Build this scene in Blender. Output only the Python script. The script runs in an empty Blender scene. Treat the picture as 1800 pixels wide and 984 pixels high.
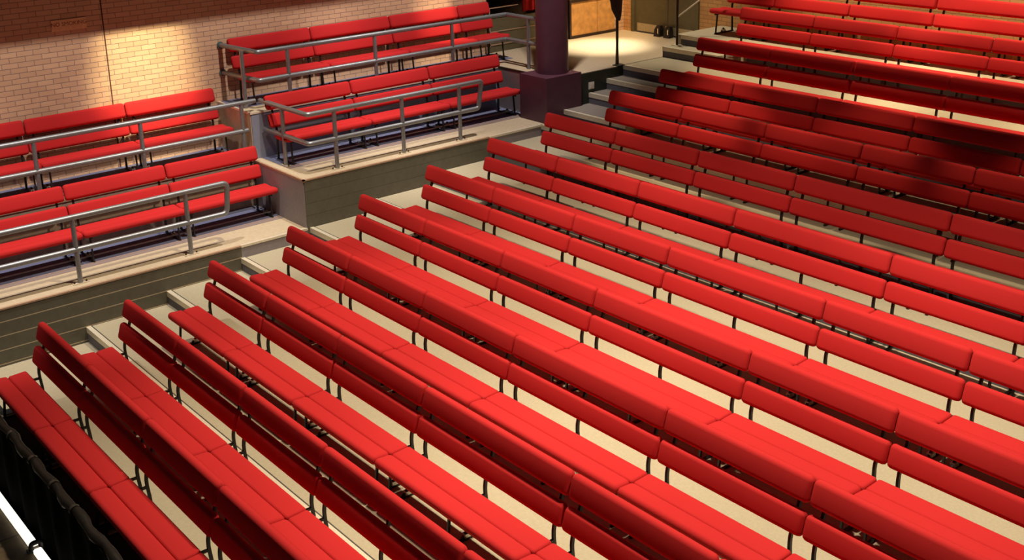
import bpy, math, random
from mathutils import Matrix, Vector
random.seed(7)
S = 1.1            # one row pitch in metres: every length below is in row pitches
H = 0.1631         # one riser
scene = bpy.context.scene
C = scene.collection
PI = math.pi

# ------------------------------------------------------------------ camera
RC = ((0.6304399465, 0.7757232575, -0.0282648484),
      (0.1987765337, -0.1965324489, -0.9601369101),
      (-0.7503554914, 0.5996902737, -0.2780974868))
CP = (11.43094794, -1.956496987, 5.702522790)
FPX, CX, CY = 2027.9571606, 873.9891993, 289.4857580
cd = bpy.data.cameras.new('camera')
cam = bpy.data.objects.new('camera', cd)
C.objects.link(cam)
cam.matrix_world = Matrix(((RC[0][0], -RC[1][0], RC[2][0] * -1, CP[0] * S),
                           (RC[0][1], -RC[1][1], RC[2][1] * -1, CP[1] * S),
                           (RC[0][2], -RC[1][2], RC[2][2] * -1, CP[2] * S),
                           (0, 0, 0, 1)))
# camera looks along +row2 of RC
fw = Vector(RC[2]); rt = Vector(RC[0]); up = -Vector(RC[1])
cam.matrix_world = Matrix(((rt.x, up.x, -fw.x, CP[0] * S), (rt.y, up.y, -fw.y, CP[1] * S),
                           (rt.z, up.z, -fw.z, CP[2] * S), (0, 0, 0, 1)))
cd.sensor_width = 36
cd.sensor_fit = 'HORIZONTAL'
cd.lens = FPX * 36 / 1800
cd.shift_x = (900 - CX) / 1800
cd.shift_y = (CY - 492) / 1800
cd.clip_start = 0.05
scene.camera = cam

# ------------------------------------------------------------------ world, lights, exposure
w = bpy.data.worlds.new('World')
scene.world = w
w.use_nodes = True
w.node_tree.nodes['Background'].inputs[0].default_value = (0.72, 0.80, 1.0, 1)
w.node_tree.nodes['Background'].inputs[1].default_value = 0.022
scene.view_settings.view_transform = 'Standard'
scene.view_settings.look = 'None'
scene.view_settings.gamma = 1
scene.view_settings.use_curve_mapping = False
scene.view_settings.exposure = 0.0
WARM = (1.0, 0.80, 0.52)
WHITE = (1.0, 0.86, 0.64)
COOL = (1.0, 0.89, 0.82)


def spot(name, loc, target, power, angle, blend=0.5, col=WARM, size=0.12):
    d = bpy.data.lights.new(name, 'SPOT')
    d.energy = power
    d.color = col
    d.spot_size = math.radians(angle)
    d.spot_blend = blend
    d.shadow_soft_size = size
    o = bpy.data.objects.new(name, d)
    C.objects.link(o)
    o.location = Vector(loc) * S
    o.rotation_euler = (Vector(target) - Vector(loc)).to_track_quat('-Z', 'Y').to_euler()
    return o


# house lights over the main block, the balcony and the landing, with an added landing fill
spot('house_spotlight', (1.7, 4.3, 8.8), (1.2, 4.0, 0), 2000, 75, 0.6, WHITE, 0.14)
for hx, hp, ha in ((4.6, 2500, 68), (7.9, 2600, 70)):
    spot('house_spotlight', (hx, 4.7, 8.8), (hx + 0.2, 4.35, 0), hp, ha, 0.6, WHITE, 0.16)
for hx, hp in ((1.40, 950), (2.6, 260), (3.8, 600), (6.2, 500)):
    spot('house_spotlight', (hx, 8.6, 6.6), (hx + 0.05, 9.15, 1.6), hp, 31, 0.6, WARM)
for hx, hp in ((1.5, 1150), (4.2, 1250), (6.6, 900)):
    spot('house_spotlight', (hx, 12.1, 6.5), (hx + 0.2, 12.1, 2.6), hp, 62, 0.6, WARM)
spot('landing_spot', (-2.4, 11.8, 6.0), (-2.6, 11.6, 2.1), 1900, 30, 1.0, WHITE)
spot('landing_spot', (-1.5, 12.0, 6.2), (-1.3, 12.0, 2.1), 520, 52, 0.9, WHITE)  # broad fill, added to brighten the outer parts of the landing
for by, bp, zt in ((-0.2, 1000, 0.8), (2.4, 1100, 0.8), (5.4, 1100, 1.5), (8.4, 1250, 1.5)):
    spot('balcony_downlight', (-0.4, by, 7.6), (-2.6, by, zt), bp, 56, 0.6, COOL, 0.10)
spot('wall_washer', (-0.4, 4.0, 7.6), (-3.5, 3.95, 2.75), 4000, 18, 1.0, (1, 0.84, 0.46), 0.06)
spot('wall_washer', (-0.4, 9.3, 7.6), (-3.4, 9.0, 2.85), 1800, 16, 0.9, WARM, 0.06)
spot('wall_washer', (-2.0, 12.2, 5.5), (-3.5, 12.2, 2.4), 700, 50, 0.8, (1, 0.72, 0.4))


# ------------------------------------------------------------------ materials
def newmat(name):
    m = bpy.data.materials.new(name)
    m.use_nodes = True
    nt = m.node_tree
    return m, nt, nt.nodes['Principled BSDF']


def plain(name, col, rough=0.6, metal=0.0, noise=0.12, scale=30.0, bump=0.0, spec=0.5):
    m, nt, b = newmat(name)
    b.inputs['Roughness'].default_value = rough
    b.inputs['Metallic'].default_value = metal
    b.inputs['Specular IOR Level'].default_value = spec
    tc = nt.nodes.new('ShaderNodeTexCoord')
    n = nt.nodes.new('ShaderNodeTexNoise')
    n.inputs['Scale'].default_value = scale
    n.inputs['Detail'].default_value = 4
    nt.links.new(tc.outputs['Object'], n.inputs['Vector'])
    r = nt.nodes.new('ShaderNodeValToRGB')
    r.color_ramp.elements[0].position = 0.3
    r.color_ramp.elements[1].position = 0.7
    r.color_ramp.elements[0].color = tuple(c * (1 - noise) for c in col) + (1,)
    r.color_ramp.elements[1].color = tuple(min(1, c * (1 + noise)) for c in col) + (1,)
    nt.links.new(n.outputs['Fac'], r.inputs['Fac'])
    nt.links.new(r.outputs['Color'], b.inputs['Base Color'])
    if bump:
        bp = nt.nodes.new('ShaderNodeBump')
        bp.inputs['Strength'].default_value = bump
        bp.inputs['Distance'].default_value = 0.004
        nt.links.new(n.outputs['Fac'], bp.inputs['Height'])
        nt.links.new(bp.outputs['Normal'], b.inputs['Normal'])
    return m


def brick(name, c1, c2, mortar, axis):
    m, nt, b = newmat(name)
    tc = nt.nodes.new('ShaderNodeTexCoord')
    sp = nt.nodes.new('ShaderNodeSeparateXYZ')
    cb = nt.nodes.new('ShaderNodeCombineXYZ')
    nt.links.new(tc.outputs['Object'], sp.inputs[0])
    nt.links.new(sp.outputs[axis], cb.inputs[0])
    nt.links.new(sp.outputs['Z'], cb.inputs[1])
    t = nt.nodes.new('ShaderNodeTexBrick')
    t.inputs['Scale'].default_value = 1.0
    t.inputs['Brick Width'].default_value = 0.222
    t.inputs['Row Height'].default_value = 0.075
    t.inputs['Mortar Size'].default_value = 0.005
    t.inputs['Mortar Smooth'].default_value = 0.3
    t.inputs['Bias'].default_value = -0.1
    t.inputs['Color1'].default_value = c1 + (1,)
    t.inputs['Color2'].default_value = c2 + (1,)
    t.inputs['Mortar'].default_value = mortar + (1,)
    nt.links.new(cb.outputs[0], t.inputs['Vector'])
    n = nt.nodes.new('ShaderNodeTexNoise')
    n.inputs['Scale'].default_value = 5
    n.inputs['Detail'].default_value = 6
    nt.links.new(tc.outputs['Object'], n.inputs['Vector'])
    mx = nt.nodes.new('ShaderNodeMixRGB')
    mx.blend_type = 'MULTIPLY'
    mx.inputs[0].default_value = 0.35
    nt.links.new(t.outputs['Color'], mx.inputs[1])
    nt.links.new(n.outputs['Color'], mx.inputs[2])
    hs = nt.nodes.new('ShaderNodeHueSaturation')
    hs.inputs['Saturation'].default_value = 1.0
    hs.inputs['Value'].default_value = 1.1
    nt.links.new(t.outputs['Color'], hs.inputs['Color'])
    nt.links.new(hs.outputs['Color'], b.inputs['Base Color'])
    b.inputs['Roughness'].default_value = 0.85
    bp = nt.nodes.new('ShaderNodeBump')
    bp.inputs['Strength'].default_value = 0.5
    bp.inputs['Distance'].default_value = 0.006
    nt.links.new(t.outputs['Fac'], bp.inputs['Height'])
    bp.invert = True
    nt.links.new(bp.outputs['Normal'], b.inputs['Normal'])
    return m


def boards(name, col, line, period, width, offset=0.0):
    """painted boarding with horizontal joints every `period` metres"""
    m, nt, b = newmat(name)
    tc = nt.nodes.new('ShaderNodeTexCoord')
    sp = nt.nodes.new('ShaderNodeSeparateXYZ')
    nt.links.new(tc.outputs['Object'], sp.inputs[0])
    a = nt.nodes.new('ShaderNodeMath'); a.operation = 'ADD'
    a.inputs[1].default_value = 100 * period + offset
    nt.links.new(sp.outputs['Z'], a.inputs[0])
    f = nt.nodes.new('ShaderNodeMath'); f.operation = 'MODULO'
    f.inputs[1].default_value = period
    nt.links.new(a.outputs[0], f.inputs[0])
    g = nt.nodes.new('ShaderNodeMath'); g.operation = 'LESS_THAN'
    g.inputs[1].default_value = width
    nt.links.new(f.outputs[0], g.inputs[0])
    n = nt.nodes.new('ShaderNodeTexNoise')
    n.inputs['Scale'].default_value = 12
    nt.links.new(tc.outputs['Object'], n.inputs['Vector'])
    r = nt.nodes.new('ShaderNodeValToRGB')
    r.color_ramp.elements[0].color = tuple(c * 0.8 for c in col) + (1,)
    r.color_ramp.elements[1].color = tuple(c * 1.2 for c in col) + (1,)
    nt.links.new(n.outputs['Fac'], r.inputs['Fac'])
    mx = nt.nodes.new('ShaderNodeMixRGB')
    mx.inputs[2].default_value = line + (1,)
    nt.links.new(r.outputs['Color'], mx.inputs[1])
    nt.links.new(g.outputs[0], mx.inputs[0])
    nt.links.new(mx.outputs[0], b.inputs['Base Color'])
    b.inputs['Roughness'].default_value = 0.6
    return m


M = {}
M['red'] = plain('red_fabric', (0.53, 0.025, 0.026), 0.9, 0, 0.07, 260, 0.15, 0.12)
M['black'] = plain('black_steel', (0.012, 0.010, 0.011), 0.45)
M['chrome'] = plain('bright_clamp', (0.7, 0.68, 0.62), 0.3, 1.0)
M['floor'] = plain('cream_floor', (0.45, 0.395, 0.275), 0.75, 0, 0.06, 40, 0, 0.3)
M['ledge'] = plain('balcony_floor', (0.55, 0.45, 0.31), 0.7, 0, 0.08, 24, 0, 0.3)
M['riser'] = plain('grey_riser', (0.12, 0.115, 0.14), 0.7, 0, 0.1, 30)
M['carpet'] = plain('blue_grey_carpet', (0.17, 0.19, 0.32), 0.95, 0, 0.15, 200)
M['stair'] = plain('tread_overlay', (0.24, 0.205, 0.175), 0.95, 0, 0.12, 90)
M['carpet2'] = plain('mauve_strip', (0.26, 0.20, 0.19), 0.9, 0, 0.15, 120)
M['alu'] = plain('nosing_strip', (0.80, 0.72, 0.55), 0.4, 0.25, 0.1, 60)
M['rubber'] = plain('nosing_groove', (0.06, 0.05, 0.04), 0.7)
M['steel'] = plain('galvanised_tube', (0.28, 0.295, 0.31), 0.42, 0.65, 0.12, 50)
M['greywall'] = plain('grey_painted_wall', (0.27, 0.24, 0.25), 0.7, 0, 0.06, 20)
M['bluegrey'] = plain('blue_grey_paint', (0.22, 0.235, 0.31), 0.7, 0, 0.06, 20)
M['tanwall'] = plain('tan_board', (0.42, 0.32, 0.22), 0.7, 0, 0.1, 14)
M['olive'] = boards('olive_boards', (0.115, 0.104, 0.074), (0.50, 0.40, 0.26), H * S, 0.012, -0.006)
M['olive2'] = boards('olive_boards_plain', (0.115, 0.106, 0.076), (0.075, 0.068, 0.045), H * S, 0.010)
M['green'] = plain('dark_green_paint', (0.022, 0.028, 0.018), 0.6)
M['plum'] = plain('plum_paint', (0.098, 0.034, 0.060), 0.45, 0, 0.12, 6)
M['brickx'] = brick('wall_brick', (0.66, 0.43, 0.26), (0.56, 0.35, 0.21), (0.27, 0.18, 0.15), 'Y')
M['bricky'] = brick('back_brick', (0.60, 0.34, 0.13), (0.50, 0.26, 0.10), (0.30, 0.17, 0.09), 'X')
M['door'] = plain('olive_door', (0.11, 0.095, 0.05), 0.5, 0, 0.1, 8)
M['kick'] = plain('kick_plate', (0.50, 0.42, 0.28), 0.4, 0.2)
M['dark'] = plain('dark_brown', (0.03, 0.014, 0.008), 0.6)
M['joint'] = plain('dark_joint', (0.10, 0.04, 0.02), 0.9)
M['panel'] = plain('ply_panel', (0.62, 0.32, 0.10), 0.6, 0, 0.2, 9)
M['sign'] = plain('orange_plate', (0.95, 0.62, 0.33), 0.5)
M['signtext'] = plain('sign_lettering', (0.30, 0.07, 0.03), 0.6)
M['white'] = plain('white_plastic', (0.8, 0.76, 0.68), 0.4)
M['drape'] = plain('black_drape', (0.003, 0.0028, 0.0025), 1.0, 0, 0.3, 25, 0.6, 0.02)
M['tape'] = plain('glossy_tape', (0.05, 0.045, 0.04), 0.12, 0, 0.2, 60, 0.4)
M['railcloth'] = plain('rail_cloth', (0.014, 0.011, 0.009), 0.45, 0, 0.3, 25, 0.6)
M['void'] = plain('pit_black', (0.004, 0.004, 0.004), 0.9)
M['stage'] = plain('stage_boards', (0.16, 0.11, 0.06), 0.6, 0, 0.2, 12)
M['teal'] = plain('teal_flange', (0.10, 0.20, 0.20), 0.4, 0.4)
M['trimtan'] = plain('tan_edge_trim', (0.42, 0.27, 0.17), 0.6)
m, nt, b = newmat('lit_diffuser')
b.inputs['Base Color'].default_value = (0.9, 0.88, 0.8, 1)
b.inputs['Emission Color'].default_value = (1.0, 0.95, 0.80, 1)
b.inputs['Emission Strength'].default_value = 1.4
M['lit'] = m


# ------------------------------------------------------------------ mesh helpers (row-pitch units)
class MB:
    def __init__(self):
        self.v = []; self.f = []

    def box(self, x0, x1, y0, y1, z0, z1):
        i = len(self.v)
        self.v += [(x0, y0, z0), (x1, y0, z0), (x1, y1, z0), (x0, y1, z0),
                   (x0, y0, z1), (x1, y0, z1), (x1, y1, z1), (x0, y1, z1)]
        self.f += [tuple(i + k for k in q) for q in
                   ((0, 3, 2, 1), (4, 5, 6, 7), (0, 1, 5, 4), (1, 2, 6, 5), (2, 3, 7, 6), (3, 0, 4, 7))]
        return self

    def loft(self, rings, cap=True):
        n = len(rings[0]); i = len(self.v)
        for r in rings: self.v += [tuple(p) for p in r]
        for k in range(len(rings) - 1):
            for j in range(n):
                a = i + k * n + j; b_ = i + k * n + (j + 1) % n
                self.f.append((a, b_, b_ + n, a + n))
        if cap:
            self.f.append(tuple(i + j for j in reversed(range(n))))
            e = i + (len(rings) - 1) * n
            self.f.append(tuple(e + j for j in range(n)))
        return self

    def tube(self, pts, r, n=8, rs=None):
        pts = [Vector(p) for p in pts]
        rings = []
        ref = None
        for k, p in enumerate(pts):
            if k == 0: t = pts[1] - p
            elif k == len(pts) - 1: t = p - pts[k - 1]
            else: t = (pts[k + 1] - p).normalized() + (p - pts[k - 1]).normalized()
            t.normalize()
            if ref is None:
                ref = Vector((0, 0, 1)) if abs(t.z) < 0.9 else Vector((1, 0, 0))
            a = ref - t * ref.dot(t)
            a.normalize(); ref = a
            b_ = t.cross(a)
            rr = rs[k] if rs else r
            rings.append([p + a * rr * math.cos(2 * PI * j / n) + b_ * rr * math.sin(2 * PI * j / n) for j in range(n)])
        return self.loft(rings)

    def prism(self, prof, x0, x1):
        """profile in (y, z) swept along x"""
        return self.loft([[(x0, y, z) for y, z in prof], [(x1, y, z) for y, z in prof]])

    def mesh(self, name, mat, smooth=False):
        me = bpy.data.meshes.new(name)
        me.from_pydata([(x * S, y * S, z * S) for x, y, z in self.v], [], self.f)
        import bmesh
        bm = bmesh.new(); bm.from_mesh(me)
        bmesh.ops.recalc_face_normals(bm, faces=bm.faces)
        bm.to_mesh(me); bm.free()
        me.materials.append(mat)
        if smooth:
            for p_ in me.polygons: p_.use_smooth = True
            me.set_sharp_from_angle(angle=math.radians(40))
        return me

    def build(self, name, mat, parent=None, smooth=False, loc=None):
        return link(name, self.mesh(name, mat, smooth), parent, loc)


def link(name, me, parent=None, loc=None):
    o = bpy.data.objects.new(name, me)
    C.objects.link(o)
    if parent: o.parent = parent
    if loc: o.location = Vector(loc) * S
    return o


def tag(o, label=None, cat=None, group=None, kind=None):
    if label: o['label'] = label
    if cat: o['category'] = cat
    if group: o['group'] = group
    if kind: o['kind'] = kind
    return o


def thing(name, label, cat, loc=(0, 0, 0), rz=0, group=None):
    o = bpy.data.objects.new(name, None)
    C.objects.link(o)
    o.empty_display_size = 0.1
    o.location = Vector(loc) * S
    o.rotation_euler = (0, 0, rz)
    return tag(o, label, cat, group)


def struct(name, mb, mat, smooth=False):
    return tag(mb.build(name, mat, None, smooth), kind='structure')


def rounded(path, r, n=5):
    """round the corners of a polyline"""
    P = [Vector(p) for p in path]
    out = [P[0]]
    for k in range(1, len(P) - 1):
        a = (P[k - 1] - P[k]).normalized(); b_ = (P[k + 1] - P[k]).normalized()
        s = P[k] + a * r; e = P[k] + b_ * r
        for j in range(n + 1):
            t = j / n
            out.append(s * (1 - t) ** 2 + P[k] * 2 * t * (1 - t) + e * t * t)
    out.append(P[-1])
    return out


# ------------------------------------------------------------------ setting
XW = -1.196        # face of the side balconies
XT = -2.56         # face of the rear tiers
XB = -3.52         # brick wall
YB = 13.06         # back wall
XR = 13.5          # right extent
F1 = 0.145         # flat floor of the two front rows
TL = {1: F1, 2: 2 * H, 3: 3 * H, 4: 4 * H, 5: 5 * H, 6: 6 * H, 7: 7 * H, 8: 8 * H, 9: 9 * H, 10: 11 * H, 11: 13 * H, 12: 15 * H}
YN = {k: float(k) for k in range(2, 9)}
YN.update({9: 9.0, 10: 9.98, 11: 10.72, 12: 11.95})
LEVEL = 13 * H
# stepped floor as one stair profile
prof = [(0.56, -1.2), (0.56, F1)]
z = F1
for k in range(2, 13):
    if k == 11: prof += [(YN[11], z), (YN[11], TL[11])]
    else: prof += [(YN[k], z), (YN[k], TL[k])]
    z = TL[k]
prof += [(YB, z), (YB, -1.2)]
struct('floor', MB().prism(prof, XW - 0.02, XR), M['floor'])
# aisle half steps
for n, (y0, y1, z0, x1) in enumerate(((9.42, YN[10], 10 * H, 0.16), (10.36, YN[11], 12 * H, 0.0))):
    struct('aisle_step', MB().box(XW - 0.01, x1, y0, y1 + 0.01, z0 - H, z0), M['floor'])
struct('aisle_step', MB().box(-1.2, 0.25, 11.63, YN[12] + 0.01, LEVEL, 14 * H), M['floor'])
# the landing: cut of the tread-12 level left of the upper stair, built as its own slab
# risers (dark grey faces set on each step)
zz = F1
k_ = 0
for k in range(2, 13):
    x0 = XW if k < 12 else -1.1
    struct('riser_facing', MB().box(x0, XR, YN[k] - 0.012, YN[k] + 0.002, zz + 0.001, TL[k] - 0.03), M['riser'])
    zz = TL[k]
for y0, z0, xl, x1 in ((9.42, 10 * H, XW, 0.16), (10.36, 12 * H, XW, 0.0), (11.63, 14 * H, -1.2, 0.25)):
    struct('riser_facing', MB().box(xl, x1, y0 - 0.012, y0 + 0.002, z0 - H + 0.001, z0 - 0.03), M['riser'])
# thin black strip along the front of the flat floor
struct('black_floor_strip', MB().box(-0.12, XR, 0.56, 0.98, F1, F1 + 0.004).box(XW + 0.02, -0.12, 0.56, 0.72, F1, F1 + 0.004), M['void'])
# metal nosing strips, with a dark groove
nos = [(YN[k], TL[k], XW if k < 12 else -1.1, XR) for k in range(2, 13)] + \
      [(9.42, 10 * H, XW, 0.16), (10.36, 12 * H, XW, 0.0), (11.63, 14 * H, -1.2, 0.25)]
for n, (y, z, x0, x1) in enumerate(nos):
    mb = MB().prism([(y - 0.018, z - 0.062), (y - 0.018, z + 0.006), (y + 0.036, z + 0.006), (y + 0.036, z + 0.001), (y - 0.010, z + 0.001), (y - 0.010, z - 0.062)], x0, x1)
    struct('trim_%d' % (n + 1), mb, M['alu'])
    struct('nosing_groove', MB().box(x0, x1, y + 0.036, y + 0.052, z, z + 0.003), M['rubber'])

# thin grey-brown overlays, darker than the floor, on the stair treads of the aisle
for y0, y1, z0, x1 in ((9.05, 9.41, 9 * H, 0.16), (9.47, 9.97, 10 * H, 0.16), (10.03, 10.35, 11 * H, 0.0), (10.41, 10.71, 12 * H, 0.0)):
    struct('tread_overlay', MB().box(XW + 0.013, x1, y0, y1, z0, z0 + 0.004), M['stair'])

# side balconies: front tier (floor levels 5H and 9H) and rear tier (9H and 13H)
struct('balcony_floor', MB().box(XT, XW, -3.0, 4.95, 4 * H - 0.6, 5 * H), M['ledge'])
struct('balcony_floor', MB().box(XT, XW, 4.95, 9.30, 4 * H - 0.6, 9 * H), M['ledge'])
struct('balcony_floor', MB().box(XB, XT, -3.0, 4.97, 4 * H - 0.6, 9 * H), M['ledge'])
struct('balcony_floor', MB().box(XB, XT, 4.97, YB, 4 * H - 0.6, LEVEL), M['ledge'])
struct('landing_floor', MB().box(XT, XW, 9.30, YB, 4 * H - 0.6, LEVEL), M['ledge'])
# faces
t = 0.012
struct('wall_balcony', MB().box(XW, XW + t, -3.0, 4.0, -0.6, 5 * H - 0.012), M['olive'])
struct('wall_balcony', MB().box(XW, XW + t, 4.0, 4.95, 4 * H, 5 * H - 0.02), M['greywall'])
struct('wall_balcony', MB().box(XW, XW + t, 4.95, 8.0, 4 * H, 9 * H - 0.012), M['olive2'])
struct('wall_balcony', MB().box(XW, XW + t, 8.0, 9.02, 8 * H, 9 * H - 0.02), M['greywall'])
struct('wall_balcony', MB().box(XT, XW, 4.95 - t, 4.95, 5 * H, 9 * H - 0.02), M['greywall'])
struct('wall_balcony', MB().box(XT + 0.0, XT + t, -3.0, 4.95, 5 * H, 9 * H - 0.02), M['tanwall'])
struct('wall_balcony', MB().box(XT, XT + t, 4.97, 9.30, 9 * H, LEVEL - 0.02), M['bluegrey'])
struct('wall_balcony', MB().box(XB, XT, 4.97 - t, 4.97, 9 * H, LEVEL - 0.02), M['tanwall'])
struct('wall_balcony', MB().box(XT, -1.78, 9.30 - t, 9.30, 9 * H, LEVEL - 0.02), M['greywall'])
struct('wall_stair', MB().box(XW, XW + t, 9.30, 10.70, 8 * H, LEVEL - 0.01), M['green'])
struct('wall_stair', MB().box(XW - 0.10, XW + 0.03, 10.58, 10.74, LEVEL, LEVEL + 0.012), M['green'])
# tan edge trims on the slabs
for nm, b6, mt in (('a', (XW - 0.02, XW + 0.018, -3.0, 4.0, 5 * H - 0.014, 5 * H + 0.004), 'trimtan'),
                   ('b', (XW - 0.03, XW + 0.018, 4.0, 4.95, 5 * H - 0.022, 5 * H + 0.006), 'alu'),
                   ('c', (XW - 0.02, XW + 0.018, 4.935, 8.0, 9 * H - 0.014, 9 * H + 0.004), 'trimtan'),
                   ('d', (XW - 0.03, XW + 0.018, 8.0, 9.02, 9 * H - 0.022, 9 * H + 0.006), 'alu'),
                   ('e', (XT, XW + 0.018, 4.935, 4.965, 9 * H - 0.022, 9 * H + 0.004), 'trimtan'),
                   ('f', (XT - 0.02, XT + 0.02, -3.0, 4.95, 9 * H - 0.022, 9 * H + 0.006), 'trimtan'),
                   ('g', (XT - 0.02, XT + 0.02, 4.955, 9.30, LEVEL - 0.022, LEVEL + 0.006), 'alu'),
                   ('h', (XB, XT, 4.955, 4.985, LEVEL - 0.022, LEVEL + 0.006), 'alu'),
                   ('i', (XT, -1.78, 9.285, 9.32, LEVEL - 0.022, LEVEL + 0.006), 'dark')):
    struct('trim_%d' % (40 + ord(nm)), MB().box(*b6), M[mt])
# carpet strips and floor rails under the balcony benches
for y0, y1, zf in ((-3.0, 4.93, 5 * H), (5.08, 9.28, 9 * H)):
    struct('carpet_strip', MB().box(XT + 0.015, -1.895, y0, y1, zf, zf + 0.004), M['carpet'])
    struct('carpet_strip', MB().box(-1.88, -1.79, y0, y1, zf, zf + 0.004), M['carpet2'])
    struct('trim_%d' % (60 + int(y0 + 5)), MB().box(-1.895, -1.88, y0, y1, zf, zf + 0.008), M['trimtan'])
for y0, y1, zf in ((-3.0, 4.95, 9 * H), (5.0, 9.9, LEVEL)):
    struct('carpet_strip', MB().box(XB + 0.01, XB + 0.62, y0, y1, zf, zf + 0.004), M['carpet'])

# brick walls
struct('wall_left', MB().box(XB - 0.25, XB, -4.0, 9.90, 0, 7.0), M['brickx'])
struct('wall_left', MB().box(XB - 0.25, XB, 11.70, YB + 0.25, 0, 7.0), M['brickx'])
struct('wall_left', MB().box(XB - 0.25, XB, 9.90, 11.70, LEVEL + 1.6, 7.0), M['brickx'])
struct('wall_back', MB().box(XB, -3.28, YB, YB + 0.25, LEVEL, 7.0), M['bricky'])
struct('wall_back', MB().box(-1.72, XR, YB, YB + 0.25, 0, 7.0), M['bricky'])
struct('wall_back', MB().box(-3.28, -1.72, YB, YB + 0.25, LEVEL + 1.95, 7.0), M['bricky'])
struct('trim_90', MB().box(XB, XB + 0.008, 3.452, 3.466, 9 * H, 7.0), M['joint'])
# recess in the left wall behind the column: dark, with a low olive dado and pale edge beads
struct('wall_recess', MB().box(XB - 0.9, XB - 0.85, 9.88, 11.72, LEVEL - 0.05, LEVEL + 1.65), M['dark'])
struct('wall_recess', MB().box(XB - 0.85, XB, 9.86, 9.90, LEVEL - 0.05, LEVEL + 1.65), M['dark'])
struct('wall_recess', MB().box(XB - 0.85, XB, 11.70, 11.74, LEVEL - 0.05, LEVEL + 1.65), M['dark'])
struct('wall_recess', MB().box(XB - 0.85, XB, 9.88, 11.72, LEVEL + 1.6, LEVEL + 1.65), M['dark'])
struct('wall_recess', MB().box(XB - 0.85, XB, 9.88, 11.72, LEVEL - 0.06, LEVEL), M['ledge'])
dd = thing('dado_panel', 'low olive panel with pale edge beads on the wall behind the plum column', 'panel', (0, 0, 0))
MB().box(XB - 0.06, XB - 0.02, 9.92, 11.68, LEVEL + 0.004, LEVEL + 0.56).build('board', M['door'], dd)
for z0 in (0.12, 0.34):
    MB().box(XB - 0.02, XB - 0.005, 9.92, 11.68, LEVEL + z0, LEVEL + z0 + 0.016).build('bead', M['trimtan'], dd)
MB().box(XB - 0.02, XB - 0.005, 9.92, 9.938, LEVEL + 0.10, LEVEL + 0.74).build('bead', M['trimtan'], dd)
MB().box(XB - 0.02, XB - 0.005, 9.92, 10.55, LEVEL + 0.74, LEVEL + 0.755).build('bead', M['trimtan'], dd)
cu = MB()
cu.loft([[(XB - 0.10 + 0.03 * math.sin(j * 1.9), 10.74 + 0.045 * j, zq) for j in range(13)] +
         [(XB - 0.135 + 0.03 * math.sin(j * 1.9), 10.74 + 0.045 * j, zq) for j in reversed(range(13))] for zq in (LEVEL + 0.60, LEVEL + 1.58)])
tag(cu.build('curtain', M['red'], None, True), 'red curtain hanging in the dark recess left of the plum column', 'curtain')

# ceiling of the gallery above the balconies: it cuts the light off the upper wall
struct('ceiling', MB().box(XB, -2.40, -4.0, 11.0, 4.83, 5.03), M['dark'])

# wall panel (ply) with frame on the landing
wp = thing('wall_panel', 'orange plywood panel in a dark frame on the landing wall', 'panel', (0, 0, 0))
MB().box(XB, XB + 0.012, 11.74, 12.37, LEVEL + 0.05, LEVEL + 0.64).build('board', M['panel'], wp)
MB().box(XB, XB + 0.012, 12.385, 12.80, LEVEL + 0.05, LEVEL + 0.64).build('board', M['panel'], wp)
MB().box(XB, XB + 0.03, 11.70, 12.84, LEVEL + 0.002, LEVEL + 0.05).build('bottom_rail', M['dark'], wp)
MB().box(XB, XB + 0.03, 11.70, 12.84, LEVEL + 0.64, LEVEL + 0.69).build('top_rail', M['dark'], wp)
MB().box(XB, XB + 0.03, 11.70, 11.74, LEVEL + 0.05, LEVEL + 0.64).build('stile', M['dark'], wp)

# double door
dl = LEVEL
struct('trim_91', MB().box(-3.30, -3.23, YB - 0.03, YB + 0.05, dl, dl + 1.95).box(-1.77, -1.70, YB - 0.03, YB + 0.05, dl, dl + 1.95).box(-3.30, -1.70, YB - 0.03, YB + 0.05, dl + 1.9, dl + 1.96), M['door'])
for n, (x0, x1, kx) in enumerate(((-3.225, -2.435, (-3.17, -2.66)), (-2.425, -1.775, (-2.30, -1.85)))):
    d = tag(link('door_%d' % (n + 1), MB().box(x0, x1, YB + 0.005, YB + 0.045, dl + 0.01, dl + 1.9).mesh('door', M['door'])), kind='structure')
    MB().box(kx[0], kx[1], YB - 0.002, YB + 0.006, dl + 0.03, dl + 0.17).build('kick_plate', M['kick'], d)
    ex = x1 - 0.03 if n == 0 else x0 + 0.03
    MB().box(ex - 0.018, ex + 0.018, YB - 0.004, YB + 0.006, dl + 0.02, dl + 0.18).build('edge_plate', M['kick'], d)
for n, (x, lab) in enumerate(((-2.56, 'dark door holder on the floor at the left door leaf'), (-2.33, 'dark door holder on the floor at the right door leaf'))):
    o = thing('door_holder', lab, 'door holder', (x, YB - 0.10, dl), 0, 'door holders at the double door')
    MB().loft([[(-0.07, -0.05, 0), (0.07, -0.05, 0), (0.07, 0.06, 0), (-0.07, 0.06, 0)],
               [(-0.07, -0.03, 0.12), (0.07, -0.03, 0.12), (0.07, 0.06, 0.12), (-0.07, 0.06, 0.12)],
               [(-0.04, 0.0, 0.19), (0.04, 0.0, 0.19), (0.04, 0.06, 0.19), (-0.04, 0.06, 0.19)]]).build('body', M['black'], o)
    MB().box(0.03, 0.05, -0.055, -0.03, 0.06, 0.15).build('catch', M['chrome'], o)

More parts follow.
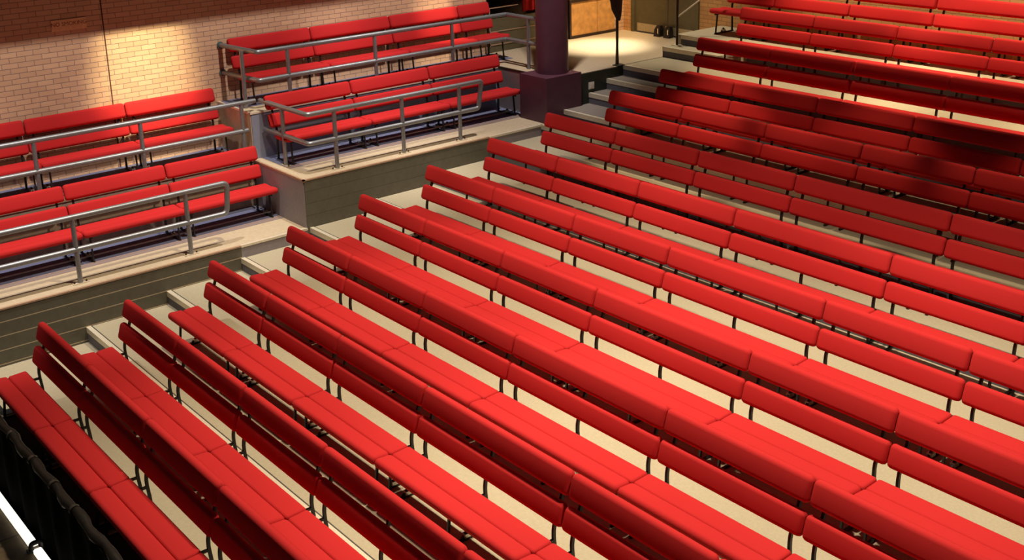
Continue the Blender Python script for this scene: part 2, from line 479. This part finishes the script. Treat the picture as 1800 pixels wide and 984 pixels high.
# plum column on its square plinth
col = thing('column', 'round plum painted column on a square plinth beside the stair', 'column', (-1.49, 9.60, 9 * H))
MB().box(-0.27, 0.35, -0.53, 0.17, -H, 4 * H + 0.04).build('plinth', M['plum'], col)
MB().loft([[(0.02 + 0.245 * math.cos(2 * PI * j / 40), -0.12 + 0.245 * math.sin(2 * PI * j / 40), zq) for j in range(40)] for zq in (4 * H + 0.04, 5.4)]).build('shaft', M['plum'], col, True)
so = thing('wall_socket', 'small white socket on the dark green stair wall', 'socket', (0, 0, 0))
MB().box(XW + t, XW + t + 0.012, 9.96, 10.07, 11 * H + 0.06, 11 * H + 0.165).build('plate', M['white'], so)
MB().box(XW + t + 0.012, XW + t + 0.018, 9.985, 10.045, 11 * H + 0.085, 11 * H + 0.14).build('face', M['white'], so)

# dark pole with a wrapped cover at the corner of the landing
po = thing('pole', 'thin dark pole with a wrapped cover at the corner of the landing', 'pole', (-1.27, 10.66, LEVEL))
MB().tube([(0, 0, 0), (0, 0, 0.25), (0, 0, 0.8), (0, 0, 2.2)], 0.02, 10, [0.030, 0.020, 0.024, 0.024]).build('shaft', M['dark'], po, True)
MB().tube([(0.03, 0, 0.70), (0.02, 0, 0.78), (-0.01, 0, 0.88), (-0.02, 0, 1.05), (-0.02, 0, 1.6)], 0.06, 12, [0.028, 0.055, 0.085, 0.105, 0.11]).build('cover', M['dark'], po, True)
MB().tube([(-0.06, -0.03, 1.0), (-0.06, -0.03, 1.3)], 0.05, 10).build('red_tie', M['red'], po, True)

# hand rail of the upper stair
hr = thing('handrail', 'dark handrail post with a sloping steel rail beside the upper steps', 'handrail', (-1.115, 11.86, 14 * H))
MB().tube([(0, 0, 0), (0, 0, 1.1)], 0.020, 10).build('post', M['dark'], hr, True)
MB().box(-0.07, 0.07, -0.05, 0.05, 0, 0.012).build('base_plate', M['alu'], hr)
MB().tube([(0.0, 0.0, 0.46), (0.55, 0.45, 1.02)], 0.013, 10).build('rail', M['alu'], hr, True)

# sign on the wall
sg = thing('wall_sign', 'small orange NO SMOKING plate high on the brick wall', 'sign', (XB, 3.015, 3.467))
MB().box(0.0, 0.012, -0.225, 0.225, -0.072, 0.072).build('plate', M['sign'], sg)
tx = bpy.data.curves.new('lettering', 'FONT')
tx.body = 'NO SMOKING'
tx.align_x = 'CENTER'; tx.align_y = 'CENTER'
tx.size = 0.072 * S
tx.extrude = 0.0008
to = bpy.data.objects.new('lettering', tx)
C.objects.link(to)
to.rotation_euler = (PI / 2, 0, PI / 2)
dg = bpy.context.evaluated_depsgraph_get()
tm = bpy.data.meshes.new_from_object(to.evaluated_get(dg))
bpy.data.objects.remove(to)
tm.materials.clear(); tm.materials.append(M['signtext'])
lo = link('lettering', tm, sg, (0.0135, 0, 0.012))
lo.rotation_euler = (PI / 2, 0, PI / 2)

# ------------------------------------------------------------------ benches
ORD = ['first', 'second', 'third', 'fourth', 'fifth', 'sixth', 'seventh', 'eighth', 'ninth', 'tenth', 'eleventh', 'twelfth', 'thirteenth']


def rrect(wd, th, r, seg=4):
    pts = []
    for cx_, cy_, a0 in ((wd / 2 - r, th / 2 - r, 0), (-wd / 2 + r, th / 2 - r, PI / 2), (-wd / 2 + r, -th / 2 + r, PI), (wd / 2 - r, -th / 2 + r, 1.5 * PI)):
        for j in range(seg + 1):
            a = a0 + j * PI / 2 / seg
            pts.append((cx_ + r * math.cos(a), cy_ + r * math.sin(a)))
    return pts


def cushion(L, cy, cz, ang, wd, th, r, name):
    """padded strip of length L; section centred (cy, cz), width direction tilted by ang from +y"""
    rings = []
    g = 0.004
    for x, e in ((g, 0.8 * r), (g + 0.10 * r, 0.5 * r), (g + 0.35 * r, 0.2 * r), (g + 0.8 * r, 0.03 * r), (g + 1.3 * r, 0),
                 (L - g - 1.3 * r, 0), (L - g - 0.8 * r, 0.03 * r), (L - g - 0.35 * r, 0.2 * r), (L - g - 0.10 * r, 0.5 * r), (L - g, 0.8 * r)):
        ring = []
        for a, b_ in rrect(wd - 2 * e, th - 2 * e, max(0.004, r - e * 0.6)):
            ring.append((x, cy + a * math.cos(ang) - b_ * math.sin(ang), cz + a * math.sin(ang) + b_ * math.cos(ang)))
        rings.append(ring)
    return MB().loft(rings).mesh(name, M['red'], True)


TA = math.radians(73)     # back recline


def back_centre(z):       # centre line of the reclined back
    return -0.073 + (z - 0.512) * math.tan(PI / 2 - TA) + 0.035


BENCH = {}


def bench_meshes(L):
    key = round(L, 3)
    if key in BENCH: return BENCH[key]
    d = {}
    d['backrest_upper'] = cushion(L, back_centre(0.789), 0.789, TA, 0.198, 0.082, 0.039, 'backrest_upper')
    d['backrest_lower'] = cushion(L, back_centre(0.552), 0.552, TA, 0.189, 0.080, 0.037, 'backrest_lower')
    d['seat_front'] = cushion(L, -0.424, 0.374, math.radians(-4), 0.180, 0.084, 0.038, 'seat_front')
    d['seat_rear'] = cushion(L, -0.239, 0.366, math.radians(3), 0.190, 0.074, 0.026, 'seat_rear')
    BENCH[key] = d
    return d


def bar(mb, pts, wx, wd):
    """flat bar in the local yz plane, width wx along x and wd in the plane"""
    rings = []
    P = [Vector((0, a, b_)) for a, b_ in pts]
    for k, p in enumerate(P):
        tt = (P[min(k + 1, len(P) - 1)] - P[max(k - 1, 0)]).normalized()
        nn = Vector((0, -tt.z, tt.y)) * wd / 2
        rings.append([(-wx / 2, p.y - nn.y, p.z - nn.z), (wx / 2, p.y - nn.y, p.z - nn.z), (wx / 2, p.y + nn.y, p.z + nn.z), (-wx / 2, p.y + nn.y, p.z + nn.z)])
    mb.loft(rings)


def spline(pts, n=5):
    out = []
    for k in range(len(pts) - 1):
        p0 = pts[max(k - 1, 0)]; p1 = pts[k]; p2 = pts[k + 1]; p3 = pts[min(k + 2, len(pts) - 1)]
        for j in range(n):
            u = j / n
            out.append(tuple(0.5 * (2 * p1[i] + (-p0[i] + p2[i]) * u + (2 * p0[i] - 5 * p1[i] + 4 * p2[i] - p3[i]) * u * u +
                                    (-p0[i] + 3 * p1[i] - 3 * p2[i] + p3[i]) * u ** 3) for i in range(2)))
    out.append(pts[-1])
    return out


sup = MB()
bar(sup, spline([(-0.035, 0.012), (-0.038, 0.20), (-0.050, 0.34), (-0.046, 0.42), (-0.028, 0.48), (0.004, 0.56), (0.034, 0.64), (0.058, 0.72), (0.082, 0.80)]), 0.022, 0.026)
bar(sup, [(-0.44, 0.012), (-0.405, 0.325)], 0.017, 0.022)
bar(sup, [(-0.47, 0.322), (-0.05, 0.318)], 0.020, 0.022)
bar(sup, [(-0.46, 0.011), (-0.010, 0.011)], 0.024, 0.020)
bar(sup, [(-0.30, 0.02), (-0.25, 0.075), (-0.20, 0.02)], 0.018, 0.022)
sup_me = sup.mesh('support', M['black'])
cl_me = MB().box(-0.022, 0.022, -0.285, -0.225, 0.030, 0.062).mesh('foot_clamp', M['chrome'])


def make_bench(L, loc, rz, label, group, cat='bench'):
    t_ = thing('bench', label, cat, loc, rz, group)
    for nm, me in bench_meshes(L).items():
        link(nm, me, t_)
    xs = [0.10, L - 0.10]
    if L > 1.6: xs.insert(1, L / 2)
    for x in xs:
        s_ = link('support', sup_me, t_, (x, 0, 0))
        link('foot_clamp', cl_me, s_)
    return t_


def px(x, y, z):
    v = [sum(RC[r][c] * ((x, y, z)[c] - CP[c]) for c in range(3)) for r in range(3)]
    return FPX * v[0] / v[2] + CX, FPX * v[1] / v[2] + CY


U = 1.368
ROWS = {1: (-0.03, 1.11, F1)}
for k in range(2, 9): ROWS[k] = (0.0, float(k), TL[k - 1])
ROWS[9] = (0.16, 9.05, 8 * H)
ROWS[10] = (0.20, 10.02, 9 * H)
ROWS[11] = (0.09, 10.94, 11 * H)
ROWS[12] = (0.05, 11.96, 13 * H)
ROWS[13] = (-0.84, 12.80, 15 * H)
for k, (x0, y, zf) in ROWS.items():
    if k <= 8: lens = [1.3445, 1.380, 1.379, 1.829] + [1.36] * 6
    elif k == 13: lens = [0.94] + [1.36] * 8
    else: lens = [1.352] * 8
    x = x0
    ls = []
    for L in lens:
        u_, v_ = px(x, y, zf + 0.88)
        u2, v2 = px(x, y - 0.5, zf + 0.42)
        if min(u_, u2) > 1815 or min(v_, v2) > 1000: break
        ls.append((x, L)); x += L
    for n, (xx, L) in enumerate(ls):
        rowname = 'front row' if k == 1 else ('back row' if k == 13 else ORD[k - 1] + ' row')
        size = 'long red' if L > 1.6 else 'red'
        if n == 0: lab = '%s padded bench at the aisle end of the %s' % (size, rowname)
        elif n == len(ls) - 1: lab = '%s padded bench cut off at the picture edge, %s' % (size, rowname)
        else: lab = '%s padded bench, %s from the aisle in the %s' % (size, ORD[n], rowname)
        if k > 1 and k < 13: lab += ' from the front'
        make_bench(L, (xx, y, zf), 0, lab, 'red benches in the %s' % rowname)

SIDE = [('front row of the lower balcony', -2.345, [1.0, 2.307, 3.615, 4.925], 5 * H),
        ('rear row of the lower balcony', -3.375, [0.93, 2.253, 3.573, 4.865], 9 * H),
        ('front row of the upper balcony', -2.345, [5.106, 6.456, 7.818, 9.182], 9 * H),
        ('rear row of the upper balcony', -3.385, [5.145, 6.462, 7.86, 9.186, 9.84], LEVEL)]
for nm, X, ys, zf in SIDE:
    n = len(ys) - 1
    for k in range(n):
        pos = {0: 'leftmost', n - 1: 'rightmost'}.get(k, 'middle' if n == 3 else ORD[k] + ' from left')
        if n == 4 and k == 3: pos = 'short rightmost'
        make_bench(ys[k + 1] - ys[k], (X, ys[k], zf), PI / 2, '%s red padded bench in the %s' % (pos, nm), 'red benches in the ' + nm)
# floor rail running through the feet of the balcony benches
for nm, y0, y1, X, zf in (('front bench row of the lower balcony', -0.3, 4.90, -2.03, 5 * H), ('front bench row of the upper balcony', 5.14, 9.26, -2.03, 9 * H)):
    o = MB().tube([(X, y0, zf + 0.046), (X, y1, zf + 0.046)], 0.011, 8).build('foot_rail', M['chrome'], None, True)
    tag(o, 'thin bright rail joining the feet under the ' + nm, 'rail')


# ------------------------------------------------------------------ guard rails
def guard(label, rails, posts, loops=()):
    """rails: list of (part, polyline, round radius); posts: (x, y, z0, z1)"""
    p0 = posts[0]
    o = thing('guard_rail', label, 'railing', (p0[0], p0[1], p0[2]))
    off = Vector(p0[:3])
    for nm, pl, r in rails:
        pts = rounded(pl, r) if len(pl) > 2 else [Vector(q) for q in pl]
        MB().tube([q - off for q in pts], 0.033, 12).build(nm, M['steel'], o, True)
    for x, y, z0, z1 in posts:
        q = Vector((x, y, z0)) - off
        MB().tube([q, q + Vector((0, 0, z1 - z0))], 0.028, 12).build('post', M['steel'], o, True)
    return o, off


def feet(o, off, posts, along='y'):
    for x, y, z0, z1 in posts:
        q = Vector((x, y, z0)) - off
        mb = MB()
        if along == 'y': mb.box(q.x - 0.035, q.x + 0.035, q.y - 0.09, q.y + 0.09, q.z, q.z + 0.008)
        else: mb.box(q.x - 0.09, q.x + 0.09, q.y - 0.035, q.y + 0.035, q.z, q.z + 0.008)
        f = mb.build('base_plate', M['ledge'], o)
        for s in (-1, 1):
            d = (0, s * 0.07) if along == 'y' else (s * 0.07, 0)
            MB().tube([(q.x + d[0], q.y + d[1], q.z + 0.006), (q.x + d[0], q.y + d[1], q.z + 0.026)], 0.011, 6).build('bolt', M['dark'], f)


z5, z9, z13 = 5 * H, 9 * H, 13 * H
RH, RM = 0.80, 0.41
XF = -1.345
posts = [(XF, y, z5, z5 + RH) for y in (-0.72, 0.66, 2.04, 3.41)]
o, off = guard('steel tube guard rail along the front edge of the lower balcony',
               [('top_rail', [(XF, -2.4, z5 + RH), (XF, 3.965, z5 + RH), (XF, 3.93, z5 + RM), (XF, -2.4, z5 + RM)], 0.07)], posts)
feet(o, off, posts)
XG = -2.60
pp = [(XG, y, z9, z9 + RH) for y in (-0.62, 0.75, 2.10, 3.44, 4.86)]
o, off = guard('steel tube guard rail between the two bench rows of the lower balcony',
               [('top_rail', [(XG, -2.4, z9 + RH), (XG, 5.07, z9 + RH)], 0), ('mid_rail', [(XG, -2.4, z9 + RM), (XG, 4.93, z9 + RM)], 0)], pp)
ya = 5.13
pp = [(XF, y, z9, z9 + RH) for y in (5.55, 6.62, 7.60)]
px_ = [(-1.97, ya, z9, z9 + RH)]
o, off = guard('steel tube guard rail around the front of the upper balcony',
               [('top_rail', [(-2.57, ya, z9 + RH), (XF, ya + 0.02, z9 + RH), (XF, 8.01, z9 + RH), (XF, 7.94, z9 + RM), (XF, ya + 0.02, z9 + RM), (-2.50, ya, z9 + RM)], 0.05)], pp + px_)
feet(o, off, pp)
feet(o, off, px_, 'x')
XU = -2.60
pp = [(-2.86, 5.06, z13, z13 + RH)] + [(XU, y, z13, z13 + RH) for y in (5.62, 7.05, 8.45)] + [(-2.04, 9.50, z13, z13 + RH)]
o, off = guard('steel tube guard rail in front of the rear row of the upper balcony',
               [('top_rail', [(XB + 0.02, ya - 0.06, z13 + RH), (XU, ya + 0.03, z13 + RH), (XU, 9.52, z13 + RH), (-1.71, 9.50, z13 + RH)], 0.04),
                ('mid_rail', [(XB + 0.02, ya - 0.06, z13 + RM), (XU, ya + 0.03, z13 + RM), (XU, 9.52, z13 + RM), (-1.71, 9.50, z13 + RM)], 0.04)], pp)
for zq in (RH, RM):
    q = Vector((XB + 0.002, ya - 0.06, z13 + zq)) - off
    MB().tube([q, q + Vector((0.02, 0, 0))], 0.05, 12).build('wall_flange', M['teal'], o, True)

# ------------------------------------------------------------------ pit and stage edge at the lower left
struct('pit_wall', MB().box(-3.0, XR, 0.50, 0.56, -1.2, F1 - 0.01), M['void'])
struct('pit_floor', MB().box(-3.0, XR, 0.30, 0.56, -1.25, -1.2), M['void'])
br = thing('pit_barrier', 'black cloth covered barrier in front of the front row', 'barrier', (1.5, 0.5, F1))
BX = -2.4
pts = [(BX + 0.12 * j, 0.01 * math.sin(j * 1.3), 0.245 + 0.006 * math.sin(j * 0.9)) for j in range(75)]
MB().tube(pts, 0.045, 12, [0.043 + 0.007 * math.sin(j * 2.1) for j in range(75)]).build('padded_rail', M['railcloth'], br, True)
rings = []
for zq in (0.24, 0.0, -0.5, -1.25):
    rings.append([(BX + 0.04 * j, -0.045 + (0.02 * math.sin(j * 0.55) if zq < 0.2 else 0), zq) for j in range(222)] +
                 [(BX + 0.04 * j, -0.030 + (0.02 * math.sin(j * 0.55) if zq < 0.2 else 0), zq) for j in reversed(range(222))])
MB().loft(rings).build('drape', M['drape'], br, True)
for j in range(9):
    MB().tube([(BX + 0.3 + 0.95 * j, 0.02, 0.2), (BX + 0.3 + 0.95 * j, 0.02, 0.0)], 0.015, 8).build('post', M['black'], br, True)
for j, x in enumerate((0.55, 0.95, 1.55, 2.1, 2.6)):
    MB().loft([[(x - 1.5 + dx + BX * 0, -0.05 * math.cos(a) * 1.02, 0.245 + 0.053 * math.sin(a)) for a in [q * PI / 6 for q in range(0, 8)]] for dx in (0, 0.035)], False).build('tape_band', M['tape'], br, True)
ST = -0.33
struct('stage_floor', MB().box(-3.0, XR, -6.0, 0.385, ST - 0.1, ST), M['stage'])
for n, x in enumerate((-0.9, 0.28, 1.46, 2.64)):
    struct('trim_%d' % (100 + n), MB().box(x, x + 0.012, -6.0, 0.30, ST, ST + 0.002), M['rubber'])
for n, (xa, xb, lab) in enumerate(((-0.6, 1.76, 'white lit strip along the stage edge, the longer upper piece'), (1.87, 4.6, 'white lit strip along the stage edge, the piece cut off by the bottom edge'))):
    o = thing('edge_light', lab, 'strip light', (xa, 0.345, ST), 0, 'stage edge lights')
    MB().prism([(-0.037, 0.006), (0.037, 0.006), (0.037, 0.035), (0.025, 0.047), (-0.025, 0.047), (-0.037, 0.035)], 0, xb - xa).build('diffuser', M['lit'], o)
    MB().box(0, xb - xa, -0.04, 0.04, 0, 0.006).build('base', M['alu'], o)
ck = thing('cable_hook', 'black hook over the gap between the white stage edge strips', 'hook', (1.815, 0.35, ST))
MB().tube(rounded([(0.0, 0.055, -0.03), (0, 0.055, 0.075), (0, -0.045, 0.075), (0.01, -0.045, 0.0)], 0.03), 0.022, 8).build('hook', M['black'], ck, True)
MB().box(-0.03, 0.03, -0.08, -0.045, 0.0, 0.02).build('foot', M['black'], ck)
